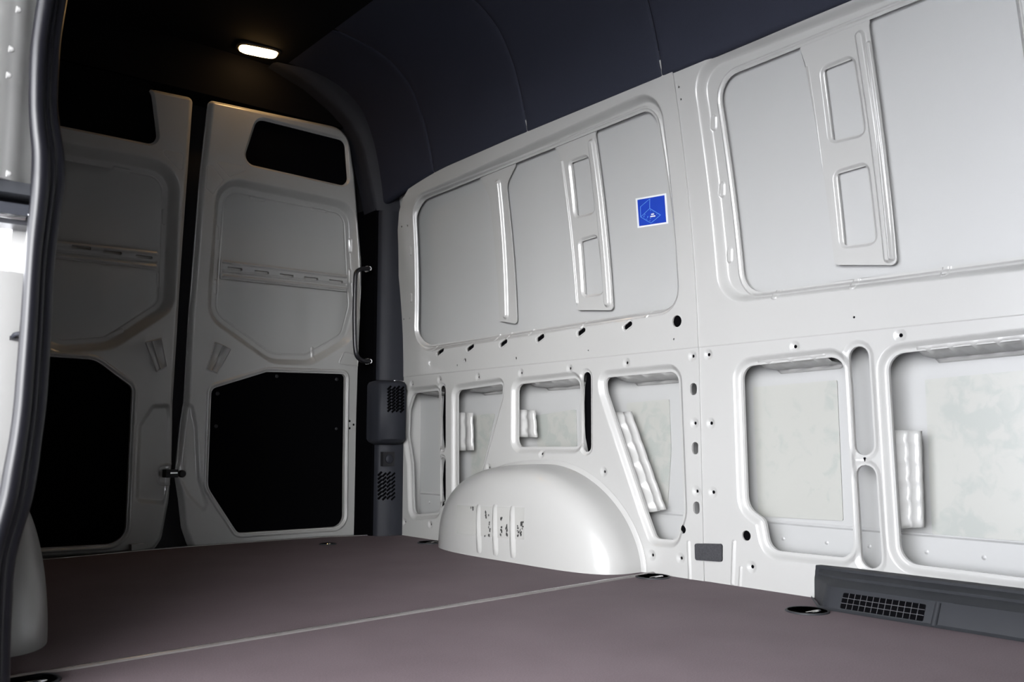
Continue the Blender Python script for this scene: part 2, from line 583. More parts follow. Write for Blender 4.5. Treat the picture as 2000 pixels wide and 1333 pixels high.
HOLE_DARK = []
def wall_panel(outline, front):
    s = Sheet(outline, place_wall)
    ylo, yhi = min(p[0] for p in outline), max(p[0] for p in outline)
    def mine(p): return ylo + .004 < p[0] < yhi - .004
    rec, rr, hol, hr = (REC_B, REC_B_R, HOLE_B, HOLE_B_R) if front else (REC_A, REC_A_R, HOLE_A, HOLE_A_R)
    s.recess(rec, rr, LIP, 0.026)
    s.hole(rpoly(hol, hr), 0.004)
    s.ring(hol, hr, 0.011, 0.006, 0.0035)
    s.fold((ylo - .01, BELT), (yhi + .01, BELT), 0.0018, 0.003)
    for pts, r in OPEN:
        if not mine(pts[1]): continue
        rim = 0.024
        s.recess_loop(lambda o, p=pts, q=r: rpoly(p, q, rim + o), 0.013, 0.019)
        s.hole(rpoly(pts, r), 0.008)
    for a, b, r in SLOT:
        A, B = wl(*a), wl(*b)
        if not mine(A): continue
        g = 0.013 if r < .02 else 0.017
        s.recess_loop(lambda o, A=A, B=B, r=r, g=g: stadium(A, B, r + g + o), 0.006, g - 0.003, 4)
        s.hole(stadium(A, B, r), 0.003 if r < .02 else .008)
        if r < .02: HOLE_DARK.append((((A[0] + B[0]) / 2, (A[1] + B[1]) / 2), r * 1.9, abs(A[1] - B[1]) / 2 + .02))
    for c in SCREW:
        c = wl(*c)
        if mine(c):
            s.pimple(c, 0.017, -0.0055); s.hole(disc(c, 0.0046, 12), 0.003); HOLE_DARK.append((c, .0046, .0046))
    for c in PIN:
        c = wl(*c)
        if mine(c): s.hole(disc(c, 0.0040 if c[0] > 2 else .0028, 8), 0.002); HOLE_DARK.append((c, .004, .004))
    for c, r in BIG:
        c = wl(*c)
        if mine(c): s.hole(disc(c, r, 18), 0.005); HOLE_DARK.append((c, r, r))
    for c in OBLONG:
        c = wl(*c)
        if mine(c): s.hole(stadium((c[0], c[1] - .005), (c[0], c[1] + .005), .0115), 0.006)
    return s

# rear inner panel
top = 1.42
SO = [(SEAM_Y, -0.03)] + [(SEAM_Y, z) for z in (0.3, .62, .9, 1.2)] + [(SEAM_Y, top), (2.62, top - .01)]
SO += wq([(850, 334), (822, 349), (800, 368), (788, 388), (781, 415), (778.5, 450), (779, 620), (783, 700), (786, 742)])
SO += [wl(797, 764), wl(789, 800), wl(789, 850), wl(783.5, 880), wl(784, 1045), (wl(784, 1045)[0], -0.03)]
rp = wall_panel(SO, False)
OV = []
for c in OVAL:
    a = np.array(wl(c[0] - 4.5, c[1] + 3.5, .012)); b = np.array(wl(c[0] + 4.5, c[1] - 3.5, .012))
    rp.recess_loop(lambda o, a=a, b=b: stadium(a, b, .014 + o), 0.002, .004, 3)
    rp.hole(stadium(a, b, .0075), 0.004); OV.append((a + b) / 2)
# tabs along the lip of the rear window recess
for c in [(857.5, 679), (978, 658), (1001, 655), (1044, 648), (1147, 634), (1275, 613)]:
    a = wl(c[0], c[1] - 3, LIP); b = wl(c[0], c[1] + 5, LIP); rp.ridge(a, b, .009, .004, 3, .4)
for c in [(814.5, 492), (815.5, 583)]:
    a = wl(c[0], c[1] - 5, LIP); b = wl(c[0], c[1] + 5, LIP); rp.ridge(a, b, .010, .004, 3, .4)
for a, b in [((1346, 1060), (1349, 1136))]:
    rp.ridge(wl(*a), wl(*b), .008, .003)
# raised collar over the wheel arch
rp.build('inner_panel', PAINT, wall, drop=-0.0042)

FO = [(SEAM_Y + .012, -0.03), (-1.2, -0.03), (-1.2, 1.48), (SEAM_Y + .012, 1.44)]
fp = wall_panel(FO, True)
for c, v in [((1395.5, 243), 1), ((1411.5, 373), 1), ((1426, 500), 1), ((1523, 575), 0), ((1674, 554.5), 0), ((1849, 529), 0)]:
    if v: a = wl(c[0], c[1] - 9, LIP); b = wl(c[0], c[1] + 9, LIP)
    else: a = wl(c[0], c[1] - 5, LIP); b = wl(c[0], c[1] + 6, LIP)
    fp.ridge(a, b, .011, .0045, 3, .4)
fp.ridge(wl(1433, 1060), wl(1430, 1140), .008, .004)
fp.ridge(wl(1446, 1110), wl(1444, 1146), .006, .0025)
fp.build('inner_panel', PAINT, wall)

# black discs behind small holes and slots, put in for the shade inside
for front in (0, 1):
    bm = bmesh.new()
    for c, rw, rh in HOLE_DARK:
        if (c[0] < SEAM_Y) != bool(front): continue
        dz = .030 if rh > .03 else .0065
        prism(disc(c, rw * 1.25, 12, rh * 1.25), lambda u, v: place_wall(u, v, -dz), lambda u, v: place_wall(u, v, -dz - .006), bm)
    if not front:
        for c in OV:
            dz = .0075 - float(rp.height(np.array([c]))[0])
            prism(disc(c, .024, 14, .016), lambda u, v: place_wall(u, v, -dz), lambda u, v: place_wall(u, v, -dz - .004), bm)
    o = obj('hole_shade', bm, VOID, wall); o['kind'] = 'stuff'

# posts standing on the outer skin between the window openings
def post(left, right, tops, ridges, wins, flat_r=.012):
    (lt, lb), (rt, rb) = left, right
    pts = wq([lt, tops[0], tops[1], rt, rb, lb], LIP)
    s = Sheet(rpoly(pts, [.05, .01, .01, .05, .012, .012]), place_wall, .05)
    for a, b, hw, hh in ridges:
        s.ridge(wl(*a, LIP), wl(*b, LIP), hw, hh, 6, .35)
    for q in wins:
        q = wq(q, LIP)
        s.recess_loop(lambda o, q=q: rpoly(q, .014, .011 + o), 0.007, .010, 4)
        s.hole(rpoly(q, .006), 0.006)
    s.build('window_post', PAINT, wall, drop=LIP + .0005)
post(((955, 385), (975, 628)), ((988, 362), (1009, 634)), ((935, 346), (1012, 315)),
     [((973, 362), (988, 616), .017, .012)], [])
post(((1092, 305), (1128, 607)), ((1162, 263), (1197, 607)), ((1080, 287), (1168, 254)),
     [((1097, 320), (1126, 592), .0085, .006), ((1156, 284), (1187, 592), .017, .011)],
     [[(1113, 321), (1146, 309), (1158, 415), (1123.5, 424)], [(1132, 474), (1163.5, 464), (1175, 573), (1139, 577)]])
post(((1577, 140), (1630, 519)), ((1697, 54), (1752, 519)), ((1560, 92), (1700, 40)),
     [((1574, 139), (1619, 500), .0085, .006), ((1680, 74), (1736, 505), .014, .009), ((1697, 90), (1744, 505), .008, .006)],
     [[(1607, 139.5), (1663, 118), (1685, 262), (1624, 277)], [(1632.5, 342), (1690, 325.5), (1707, 473), (1646.5, 481)]])

# the outer skin behind the openings
def skin_sheet(y0, y1, z0, z1, depth, lines, bumps):
    s = Sheet([(y0, z0), (y1, z0), (y1, z1), (y0, z1)], place_wall, .08)
    for a, b, hw, hh in lines: s.ridge(a, b, hw, hh, 3)
    for c in bumps: s.pimple(c, .006, .0025)
    return s.build('outer_skin', SKIN, wall, drop=depth)
us = Sheet([(-1.2, .60), (3.06, .60), (3.06, 1.46), (-1.2, 1.46)], place_wall, .08)
us.fold((-1.25, .688), (3.1, .688), .050, .012)
us.build('outer_skin', SKIN, wall, drop=LIP + SK)
LS = 0.100
cz = wl(1560, 1024, LS)[1]
skin_sheet(-1.2, 3.10, -0.05, 0.64, LS,
           [((-1.1, cz), (3.05, cz), .006, .003)],
           [wl(x, y, LS) for x, y in [(1530, 1053), (1615, 1061), (1698, 1068), (1810, 1079), (1922, 1090), (812, 934), (839, 982),
                                      (803, 989), (1928, 743), (1934, 1038)]])
# closing strip between the two skins
obj('skin_joint', box((W + .006, -1.2, .6075), (W + LS + .004, 3.06, .612)), PAINT, wall)
obj('skin_end', box((W + .002, 3.06, -.03), (W + LS + .004, 3.066, .606)), PAINT, wall)

# pressed brackets inside the openings
def loft_bracket(tl, bl, tr, br, depth, ribs):
    tl, bl, tr, br = [np.array(wl(*p, .04)) for p in (tl, bl, tr, br)]
    us = [0, .05, .38, .46, .56, .64, .92, 1.0]
    ds = [.010, .014, .058, .060, .058, .046, .044, .052]
    m = 4 * ribs
    rows = []
    for i in range(m + 1):
        v = i / m
        rib = -.006 if i % 4 == 2 else 0.0
        a = tl + (bl - tl) * v; b = tr + (br - tr) * v
        rows.append([place_wall(*(a + (b - a) * u), -(d + rib * (1 if .1 < u < .6 else .4))) for u, d in zip(us, ds)])
    bm = loft(rows)
    o = obj('bracket', bm, PAINT, wall, angle=70)
    md = o.modifiers.new('thick', 'SOLIDIFY'); md.thickness = .0015
loft_bracket((1733, 840), (1748, 1034), (1795, 842), (1801, 1031), .05, 5)
loft_bracket((1192, 806), (1262, 1003), (1228, 804), (1296, 996), .05, 5)
loft_bracket((886, 806), (886, 881), (919, 807), (921, 880), .05, 2)
loft_bracket((1004, 800), (1004, 854), (1041, 802), (1045, 855), .05, 2)

def top_bracket(a, b, ribs, dz=.010):
    (ya, za), (yb, zb) = wl(*a), wl(*b)
    m = ribs * 6; rows = []
    for i in range(m + 1):
        v = i / m; y = ya + (yb - ya) * v; z = za + (zb - za) * v
        rib = -.005 if i % 6 == 3 else 0
        e = .010 if i in (0, m) else 0
        rows.append([(W + .012, y, z + .016), (W + .013, y, z + .004 + rib), (W + .040, y, z - dz * .55 + rib - e * .3), (W + .066, y, z - dz + rib),
                     (W + LS - .004, y, z - dz - .002), (W + LS - .003, y, z - dz - .012 + e)])
    o = obj('bracket', loft(rows), PAINT, wall, angle=70)
    md = o.modifiers.new('thick', 'SOLIDIFY'); md.thickness = .0015
top_bracket((1474, 711), (1606, 698), 3)
top_bracket((1785, 686), (2070, 655), 6)
top_bracket((1196, 738), (1308, 728), 3)
top_bracket((1024, 749), (1124, 741), 3)
top_bracket((899, 760), (974, 752), 2)
top_bracket((812, 766), (850, 763), 2)

# mottled film stuck on the outer skin
def film(pts, name='damping_film'):
    q = wq(pts, LS)
    loop = rpoly(q, .004, 0, .1, 2)
    obj(name, prism(loop, lambda u, v: place_wall(u, v, -LS + .0035), lambda u, v: place_wall(u, v, -LS + .0005)), FILM, wall, smooth=False)
film([(1472, 757), (1636, 743), (1648, 1018), (1483, 1009)])
film([(1808, 742), (2060, 718), (2060, 1062), (1822, 1044)])
film([(1224, 788), (1308, 780), (1312, 880), (1305, 992), (1275, 990)])
film([(1046, 812), (1126, 800), (1128, 874), (1052, 876)])
film([(922, 812), (968, 808), (940, 930), (922, 935)])

# ------------------------------------------------------------------ floor
fl = structure('floor', 'brown-grey plywood load floor in two boards')
sa = np.array([0.275, 1.608]); sb = np.array([1.915, 1.7235])
EYES = [((1275, 1128), 'recessed steel lashing eye beside the front foot of the right wheel arch'),
        ((1577, 1195), 'recessed steel lashing eye in front of the long black vent housing'),
        ((762, 1045), 'recessed lashing eye in the far right corner under the charcoal corner trim'),
        ((840, 1061), 'recessed lashing eye against the far foot of the right wheel arch'),
        ((640, 1064), 'small dark lashing eye alone on the far floor before the right rear door'),
        ((54, 1334), 'dark lashing eye at bottom left in front of the floor joint')]
eye_xy = []
for (px, py), lab in EYES:
    p = at(px, py, 2, 0); eye_xy.append((p[0], p[1]))
def place_floor(u, v, h): return np.stack([u, v, h], -1)
edge = [(0.262, 3.08), (0.73, 3.12), (1.085, 3.165), (1.63, 3.150), (1.92, 3.06)]
fb = Sheet([tuple(sa), tuple(sb)] + edge[::-1], place_floor, .25)
ff = Sheet([(0.275, -1.2), (1.925, -1.2), tuple(sb - [0, .0008]), tuple(sa - [0, .0008])], place_floor, .25)
ER = .040
for i, (x, y) in enumerate(eye_xy):
    r = ER if i != 4 else .024
    (ff if y < 1.66 or i == 0 else fb).hole(disc((x, y), r, 28), .012)
fb.build('floor_board', FLOOR, fl); ff.build('floor_board', FLOOR, fl)
n = np.array([-(sb - sa)[1], (sb - sa)[0]]); n /= np.linalg.norm(n)
sw = .011
rows = []
for p in (sa, sb):
    rows.append([(*(p + n * sw * math.sin(t)), .0003 + .0042 * (math.cos(t) - math.cos(1.25)) / (1 - math.cos(1.25))) for t in np.linspace(-1.25, 1.25, 13)])
obj('joint_strip', loft(rows), STRIP, fl, angle=80)
bm = bmesh.new()
rows = [[(x, y + .0, -.02), (x, y, .0015), (x, y + .004, .003), (x, y + .010, .002), (x, y + .012, -.02)] for x, y in edge]
obj('edge_strip', loft(rows), STEEL, fl)

for i, ((px, py), lab) in enumerate(EYES):
    x, y = eye_xy[i]; k = 1.0 if i != 4 else .6
    t = thing('lashing_eye', lab, 'lashing eye', (x, y, 0), 'lashing eyes let into the floor')
    r = ER * k
    obj('cup', lathe([(r + .002, .0030), (r - .001, .0028), (r - .004, -.004), (r * .72, -.012), (r * .3, -.014), (0, -.014)],
                     28, (x, y, 0)), VOID, t)
    obj('rim', lathe([(r + .007, .0004), (r + .006, .0034), (r + .003, .0038), (r + .0015, .003)], 28, (x, y, 0)), VENT, t)
    obj('ring', tube([(x - r * .62, y + r * .1, -.006), (x - r * .55, y - r * .35, .0), (x, y - r * .60, .003), (x + r * .55, y - r * .35, .0),
                      (x + r * .62, y + r * .1, -.006)], .0042 * k, 8), CHROME, t)
    obj('crossbar', tube([(x - r * .8, y + r * .12, -.007), (x + r * .8, y + r * .12, -.007)], .004 * k, 8, sub=1), CHROME, t)

# ------------------------------------------------------------------ wheel arches
def make_arch(name, sgn, x0, label, ribs):
    """a rounded box: |y/ay|^p + (z/b)^p + (x/d)^q = 1, cut by the floor"""
    yc, b, d = 2.145, 0.293, (0.165 if sgn < 0 else 0.167)
    def surf(ph, a):
        # ph runs front foot -> crown -> rear foot; a runs wall -> inner face
        c, s = math.cos(ph), math.sin(ph)
        p, q = (1.85, 4.5) if c < 0 else (2.5, 4.5)
        th = a * math.pi / 2
        ux = math.sin(th) ** (2 / q); k = math.cos(th) ** (2 / q) if a < 1 else 0
        ay = .385 if c < 0 else .52
        bow = 1 - .20 * ux ** 3 if c > 0 else 1 - .06 * ux ** 3
        yy = bow * math.copysign(abs(c) ** (2 / p), c) * ay * k
        zz = abs(s) ** (2 / p) * b * k
        return np.array([x0 + sgn * d * ux, yc + yy, zz])
    n1, n2 = 72, 34
    al = [1 - (1 - j / n2) ** 1.6 for j in range(n2 + 1)]
    rows = [[surf(math.pi * (1 - i / n1), a) for i in range(n1 + 1)] for a in al]
    t = thing(name, label, 'wheel arch', (x0, yc, 0))
    bm = loft(rows)
    bmesh.ops.remove_doubles(bm, verts=bm.verts, dist=1e-5)
    obj('arch_shell', bm, PAINT, t, angle=80)
    # welded flange along the wall
    rows = []
    for i in range(n1 + 1):
        q = surf(math.pi * (1 - i / n1), 0); v = q - np.array([x0, yc, 0]); L = np.linalg.norm(v)
        e = v / L
        rows.append([q + np.array([sgn * .008, 0, 0]) - e * .004, q + e * .006 + np.array([sgn * .006, 0, 0]), q + e * .014 + np.array([sgn * .001, 0, 0])])
    obj('weld_flange', loft(rows), PAINT, t)
    return t, (yc, b, d)
arch_r, AP = make_arch('wheel_arch', -1, W - .003, 'pale grey wheel arch box bulging from the bright right wall', True)
make_arch('wheel_arch', 1, 0.2555, 'shaded wheel arch box at lower left, half hidden by the black door seal', False)

from mathutils.bvhtree import BVHTree
_m = [o for o in arch_r.children if o.name.startswith('arch_shell')][0].data
BVH = BVHTree.FromPolygons([v.co[:] for v in _m.vertices], [p.vertices[:] for p in _m.polygons])
def arch_x(y, z):
    h = BVH.ray_cast(Vector((1.5, y, z)), Vector((1, 0, 0)))
    return h[0].x if h[0] else W
def arch_pt(px, py):
    h = BVH.ray_cast(Vector(EYE), Vector(ray(px, py)).normalized())
    return np.array(h[0]) if h[0] else at(px, py, 0, 1.76)
# three upright beads on the inner face
for (a, b) in [((935, 985), (936, 1082)), ((967, 985), (968, 1087)), ((1001, 988), (1002, 1092))]:
    A, B = arch_pt(*a), arch_pt(*b); rows = []
    for i in range(15):
        v = i / 14; y0 = A[1] + (B[1] - A[1]) * v; z0 = A[2] + (B[2] - A[2]) * v
        hgt = .0075 * math.sin(math.pi * min(max(v, 0.0), 1.0)) ** .35 if 0 < v < 1 else 0
        w = .017
        rows.append([(arch_x(y0 + w * u, z0) - hgt * (math.cos(u * math.pi) * .5 + .5) + .0004, y0 + w * u, z0) for u in np.linspace(-1, 1, 9)])
    obj('bead', loft(rows), PAINT, arch_r)
# clear film with worn black printing
A = [arch_pt(*p) for p in [(893, 987), (1025, 992), (1024, 1055), (892, 1043)]]
MARK = mat('worn_black_print', (0.01, 0.01, 0.01), 0.6)
CLEAR = mat('clear_film', (0.203, 0.202, 0.194), 0.12)
rows = []
for i in range(9):
    v = i / 8; r_ = []
    for j in range(25):
        u = j / 24
        p = (A[0] * (1 - u) + A[1] * u) * (1 - v) + (A[3] * (1 - u) + A[2] * u) * v
        r_.append((arch_x(p[1], p[2]) - .0006, p[1], p[2]))
    rows.append(r_)
obj('label_film', loft(rows), CLEAR, arch_r)
rnd = random.Random(4)
bm = bmesh.new()
for (px, py, wx, hy, k) in [(922, 994, 4, 3, 4), (956, 1032, 2, 13, 5), (952, 1006, 5, 6, 4), (980, 1014, 3, 3, 3), (979, 1035, 2, 12, 5), (990, 1040, 1.5, 14, 7),
                             (1015, 1036, 5, 12, 9), (1020, 1028, 3, 12, 7), (947, 1047, 2, 2, 2), (955, 1047, 2, 3, 2)]:
    for j in range(int(k * 1.4)):
        cx, cy = px + rnd.uniform(-wx, wx) * .8, py + rnd.uniform(-hy, hy)
        m = rnd.randint(5, 8); w, h = rnd.uniform(.9, 2.0), rnd.uniform(1.6, 3.8)
        vs = []
        for q in range(m):
            an = 2 * math.pi * q / m; rr_ = rnd.uniform(.6, 1.2)
            p = arch_pt(cx + w * rr_ * math.cos(an), cy + h * rr_ * math.sin(an))
            hg = 0
            for bx in (935.5, 967.5, 1001.5):
                hg = max(hg, .0078 * max(0, math.cos(min(abs(cx - bx) / 7.5, 1) * math.pi / 2)))
            vs.append(bm.verts.new((p[0] - .0012 - hg, p[1], p[2])))
        bm.faces.new(vs)
o = obj('worn_print', bm, MARK, arch_r); o['kind'] = 'stuff'

# ------------------------------------------------------------------ rear doors
def dq(pts, off=0.0): return [dr(x, y, off) for x, y in pts]

def cover(name, loop, m, parent, off, th=.004):
    return obj(name, prism(loop, lambda u, v: place_rear(u, v, -off), lambda u, v: place_rear(u, v, -off - th)), m, parent, smooth=False)

def rail(parent, pts, slots):
    """ribbed cross rail with long slots; pts: tl, tr, br, bl"""
    tl, tr, br, bl = [np.array(p) for p in pts]
    s = Sheet(rpoly([tl, tr, br, bl], .004), place_rear, .05)
    def P(u, v): return (tl * (1 - u) + tr * u) * (1 - v) + (bl * (1 - u) + br * u) * v
    s.ridge(P(.02, .14), P(.98, .14), .0085, .006); s.ridge(P(.02, .86), P(.98, .86), .0085, .006)
    s.ridge(P(.02, .60), P(.98, .60), .007, -.004)
    for c, hw in slots:
        a = dr(c[0] - hw, c[1] - hw * .11, .03); b = dr(c[0] + hw, c[1] + hw * .11, .03)
        s.hole(stadium(a, b, .0055), .014)
    return s.build('cross_rail', PAINT, parent, drop=.012)

# --- right rear door
d2 = structure('door_2', 'right rear door, pale grey frame round black panels', (1.47, 3.2, 0))
OUT = [(411, 192), (684, 250), (697, 345), (711, 510), (713, 640), (712, 760), (711, 880), (701, 1010), (697, 1066), (374, 1078), (358, 1032), (352, 975),
       (345, 930), (357, 830), (363, 788), (372, 620), (383, 480), (395, 330)]
s = Sheet(rpoly(dq(OUT), [.02, .09] + [.05] * 6 + [.03, .05, .03] + [.02] * 7), place_rear)
s.edge(.022, .020)
WIN2 = dq([(504, 231), (675, 274), (682, 364), (476, 317)]); WR2 = [.035, .03, .03, .035]
s.recess_loop(lambda o: rpoly(WIN2, WR2, .010 + o), .010, .010, 4)
s.hole(rpoly(WIN2, WR2), .012)
REC2 = dq([(423, 338), (698, 396), (708, 600), (690, 668), (610, 716), (530, 714), (402, 622)])
RR2 = [.10, .10, .12, .09, .10, .12, .11]
s.recess(REC2, RR2, .032, .030)
s.ring(REC2, RR2, -.047, .005, -.002)
LOW2 = dq([(413, 760), (522, 726.5), (675, 731), (671.5, 1029), (464, 1042), (406, 953)]); LR2 = [.025, .06, .018, .045, .03, .06]
s.ring(LOW2, LR2, .011, .009, .006)
s.hole(rpoly(LOW2, LR2), .015)
for c in [(683, 823), (691, 830), (683, 837)]: s.hole(disc(dr(*c), .005, 10), .004)
for q, dp in [([(419, 667), (453, 681), (425, 731), (401, 723)], .003), ([(438, 345), (395, 345), (418, 340)], 0)]:
    if dp:
        s.ring(dq(q), .006, -.004, .0045, .0045)
        s.ridge(dr(436, 676), dr(413, 725), .004, .004)
s.ring(dq([(419, 314), (478, 324), (480, 333), (448, 346)]), .006, 0, .003, -.0012)
s.ring(dq([(405, 322), (414, 324), (436, 352), (416, 380), (402, 368)]), .006, 0, .003, -.0012)
s.recess(dq([(350, 780), (380, 790), (389, 835), (393, 930), (410, 990), (398, 1005), (365, 970), (345, 930)]), .02, .010, .018, 4)
s.ring(dq([(661, 711), (672, 688), (700, 695), (700, 716)]), .008, 0, .004, .002)
for c in [(501, 388), (622, 410)]:
    a = dr(c[0] - 11, c[1] - 2, .03); b = dr(c[0] + 13, c[1] + 3, .03); s.ridge(a, b, .009, .004, 3, .3)
for c in [(683, 480), (424, 455), (421, 560), (610, 692), (684, 540)]:
    a = dr(c[0], c[1] - 11, .03); b = dr(c[0] + .5, c[1] + 11, .03); s.ridge(a, b, .008, .003, 3, .3)
s.build('door_panel', PAINT, d2)
cover('window_pane', rpoly(WIN2, WR2, .02), TINT, d2, .014)
cover('lower_cover', rpoly(LOW2, LR2, .02), VOID, d2, .016)
for c in [(428, 769), (544, 735), (661, 741), (425, 833), (660, 838)]:
    x, z = dr(*c)
    obj('cover_clip', lathe([(.007, 0), (.007, -.002), (.004, -.004), (0, -.004)], 12, (x, float(rear_y(z)) + .0158, z), axis=1), BLACK, d2)
rail(d2, dq([(429, 507), (676, 538), (677, 571), (428, 545)], .025), [((455, 527), 12), ((507, 533.5), 12), ((556, 540), 11.5), ((603.5, 545.5), 11.5), ((652, 551), 11.5)])
x, z = dr(354, 926)
obj('striker', lathe([(.013, 0), (.013, -.012), (.010, -.016), (0, -.016)], 18, (x, float(rear_y(z)), z), axis=1), BLACK, d2)

# --- left rear door
d1 = structure('door_1', 'left rear door in deep shade', (.75, 3.2, 0))
OUT = [(-40, 100), (381, 188), (371, 330), (360, 480), (349, 660), (341, 788), (339, 905), (333, 980), (319, 1054), (300, 1082), (-40, 1100)]
s = Sheet(rpoly(dq(OUT), [.05, .02] + [.02] * 6 + [.05, .05, .05]), place_rear)
s.edge(.022, .020)
WIN1 = dq([(-10, 98), (296, 170), (310, 283), (-10, 218)]); WR1 = [.03, .04, .03, .03]
s.recess_loop(lambda o: rpoly(WIN1, WR1, .010 + o), .010, .010, 4)
s.hole(rpoly(WIN1, WR1), .012)
REC1 = dq([(-10, 250), (358, 318), (344, 606), (222, 686), (120, 694), (-10, 640)]); RR1 = [.05, .11, .10, .12, .1, .05]
s.recess(REC1, RR1, .040, .038)
s.ring(REC1, RR1, -.054, .005, -.002)
LOW1 = dq([(-10, 690), (186, 703), (259, 757), (245, 1062), (-10, 1076)]); LR1 = [.03, .07, .03, .06, .03]
s.ring(LOW1, LR1, .011, .009, .006)
s.hole(rpoly(LOW1, LR1), .015)
s.ring(dq([(282, 668), (317, 660), (328, 717), (305, 729)]), .006, -.004, .0045, .0045)
s.ridge(dr(297, 668), dr(313, 720), .004, .004)
s.recess(dq([(296, 788), (339, 786), (338, 905), (332, 990), (262, 985), (268, 830)]), .03, .012, .022, 4)
s.ring(dq([(313, 912), (345, 909), (345, 945), (313, 944)]), .01, .004, .006, .003)
s.ring(dq([(309, 289), (358, 301), (356, 339)]), .01, 0, .003, -.0012)
for c in [(240, 329)]:
    a = dr(c[0] - 14, c[1] - 2, .03); b = dr(c[0] + 13, c[1] + 4, .03); s.ridge(a, b, .009, .004, 3, .3)
for c in [(321, 423), (311, 547)]:
    a = dr(c[0], c[1] - 12, .03); b = dr(c[0] + .5, c[1] + 12, .03); s.ridge(a, b, .008, .003, 3, .3)
s.ridge(dr(212, 656, .03), dr(238, 646, .03), .010, .003, 3, .3)
s.build('door_panel', PAINT, d1)
cover('window_pane', rpoly(WIN1, WR1, .02), TINT, d1, .014)
cover('lower_cover', rpoly(LOW1, LR1, .02), VOID, d1, .016)
rail(d1, dq([(60, 467), (306, 493), (305, 528), (60, 501)], .03), [((156, 486), 16), ((217, 495), 15), ((278, 504), 14)])
a = at(322, 918, 1, 3.19); b = at(345, 933, 1, 3.19)
obj('latch', box((a[0], 3.175, b[2]), (b[0], 3.215, a[2])), BLACK, d1, .002)
a = at(331, 923, 1, 3.17); b = at(345, 925.5, 1, 3.17)
obj('latch_bar', box((a[0], 3.160, b[2]), (b[0], 3.18, a[2])), CHROME, d1, .001)
a = at(262, 1066, 1, 3.15); b = at(288, 1079, 1, 3.15)
obj('lower_latch_plate', box((a[0], 3.175, b[2]), (b[0], 3.205, a[2])), PAINT, d1, .002)

# ------------------------------------------------------------------ body frame at the rear, left and front
wr = structure('wall_rear', 'black rear frame behind the doors', (1.08, 3.3, 0))
obj('frame_backing', box((0.1, 3.275, -.15), (2.02, 3.30, 1.95)), BLACK, wr)
obj('frame_header', box((0.2, 3.135, 1.625), (1.95, 3.27, 1.90)), ROOF, wr, .02)
obj('frame_sill', box((0.2, 3.19, -.16), (1.95, 3.27, -.065)), BLACK, wr)

wlf = structure('wall_left', 'left side wall with the open sliding door opening', (.255, 1.5, 0))
wf = structure('wall_front', 'partition behind the view', (1.1, -1.2, 0))
obj('partition', box((.1, -1.26, -.1), (2.0, -1.2, 1.9)), TRIM, wf)
# left wall: rear quarter, front post and header around the opening
SEAL = [(-70, 88, 138), (60, 68, 117), (120, 62, 112), (200, 60, 109), (250, 62, 114), (300, 66, 122), (350, 65, 124), (400, 62, 118), (470, 55, 108),
        (540, 50, 101), (640, 43, 97), (740, 35, 91), (800, 30, 86), (860, 22, 78), (920, 11, 70), (980, 0, 58), (1090, -28, 27), (1200, -36, 18), (1340, -40, 14)]
def edge_line(k, y):
    return [at(l + (r - l) * k, py, 1, y) for py, l, r in SEAL]
rows = [[(p[0] - .04, 1.385, p[2]), (p[0], 1.385, p[2]), (p[0], 1.56, p[2]), (p[0] - .04, 1.56, p[2])] for p in edge_line(.55, 1.385)[::-1]]
rows.append([(x, y, 1.82) for x, y, z in rows[-1]])
obj('quarter_edge', loft(rows, closed=True), PAINT, wlf, angle=50)
obj('rear_quarter', box((.215, 1.56, -.10), (.2545, 3.275, 1.82)), PAINT, wlf)
obj('front_post', box((.215, -1.26, -.10), (.2545, .02, 1.82)), PAINT, wlf)
obj('door_header', box((.215, .015, 1.62), (.32, 1.39, 1.82)), PAINT, wlf)
obj('door_sill', box((.215, .015, -.30), (.275, 1.39, -.016)), PAINT, wlf)
obj('underbody', box((.20, -1.26, -.16), (2.05, 3.28, -.10)), BLACK, fl)
obj('outer_side', box((2.03, -1.3, -.16), (2.06, 3.32, 1.45)), PAINT, wall)

# ------------------------------------------------------------------ roof lining
ce = structure('ceiling', 'black roof lining', (1.1, 1.5, 1.8))
PR = [(1.858, 1.378), (1.838, 1.372), (1.824, 1.380), (1.819, 1.405), (1.809, 1.450), (1.790, 1.520), (1.764, 1.590), (1.730, 1.652), (1.688, 1.702),
      (1.62, 1.748), (1.52, 1.780), (1.40, 1.797)]
# smoother profile
def smooth_profile(P, sub=4):
    P = [np.array(p, float) for p in P]; Q = []
    for i in range(len(P) - 1):
        a = P[max(i - 1, 0)]; b = P[i]; c = P[i + 1]; d = P[min(i + 2, len(P) - 1)]
        for k in range(sub):
            t = k / sub
            Q.append(.5 * (2 * b + (c - a) * t + (2 * a - 5 * b + 4 * c - d) * t * t + (3 * b - a - 3 * c + d) * t ** 3))
    return Q + [P[-1]]
PRF = smooth_profile(PR)
def drop_y(y): return -.012 * max(0, (y - 2.25)) ** 1.0 - .16 * max(0, y - 2.62) ** 1.6
def lining_panel(y0, y1):
    ys = [y0, y0 + .0015, y0 + .004, y0 + .008] + list(np.linspace(y0 + .03, y1 - .03, 10)) + [y1 - .008, y1 - .004, y1 - .0015, y1]
    rows = []
    for y in ys:
        e = min(y - y0, y1 - y); inset = .0055 * (1 - min(e / .008, 1)) ** 2
        dz = drop_y(y); row = []
        for i, p in enumerate(PRF):
            f = max(0, 1 - (p[1] - 1.37) / .30)
            a = PRF[max(i - 1, 0)]; b = PRF[min(i + 1, len(PRF) - 1)]
            t = b - a; t /= np.linalg.norm(t); nn = np.array([-t[1], t[0]])   # towards the inside
            if nn[0] > 0: nn = -nn
            q = p - nn * inset * min(max((i - 5) / 8, 0), 1)
            row.append((q[0] + .03 * 0, y, q[1] + dz * f))
        rows.append(row)
    obj('side_lining', loft(rows), LINING, ce, angle=85)
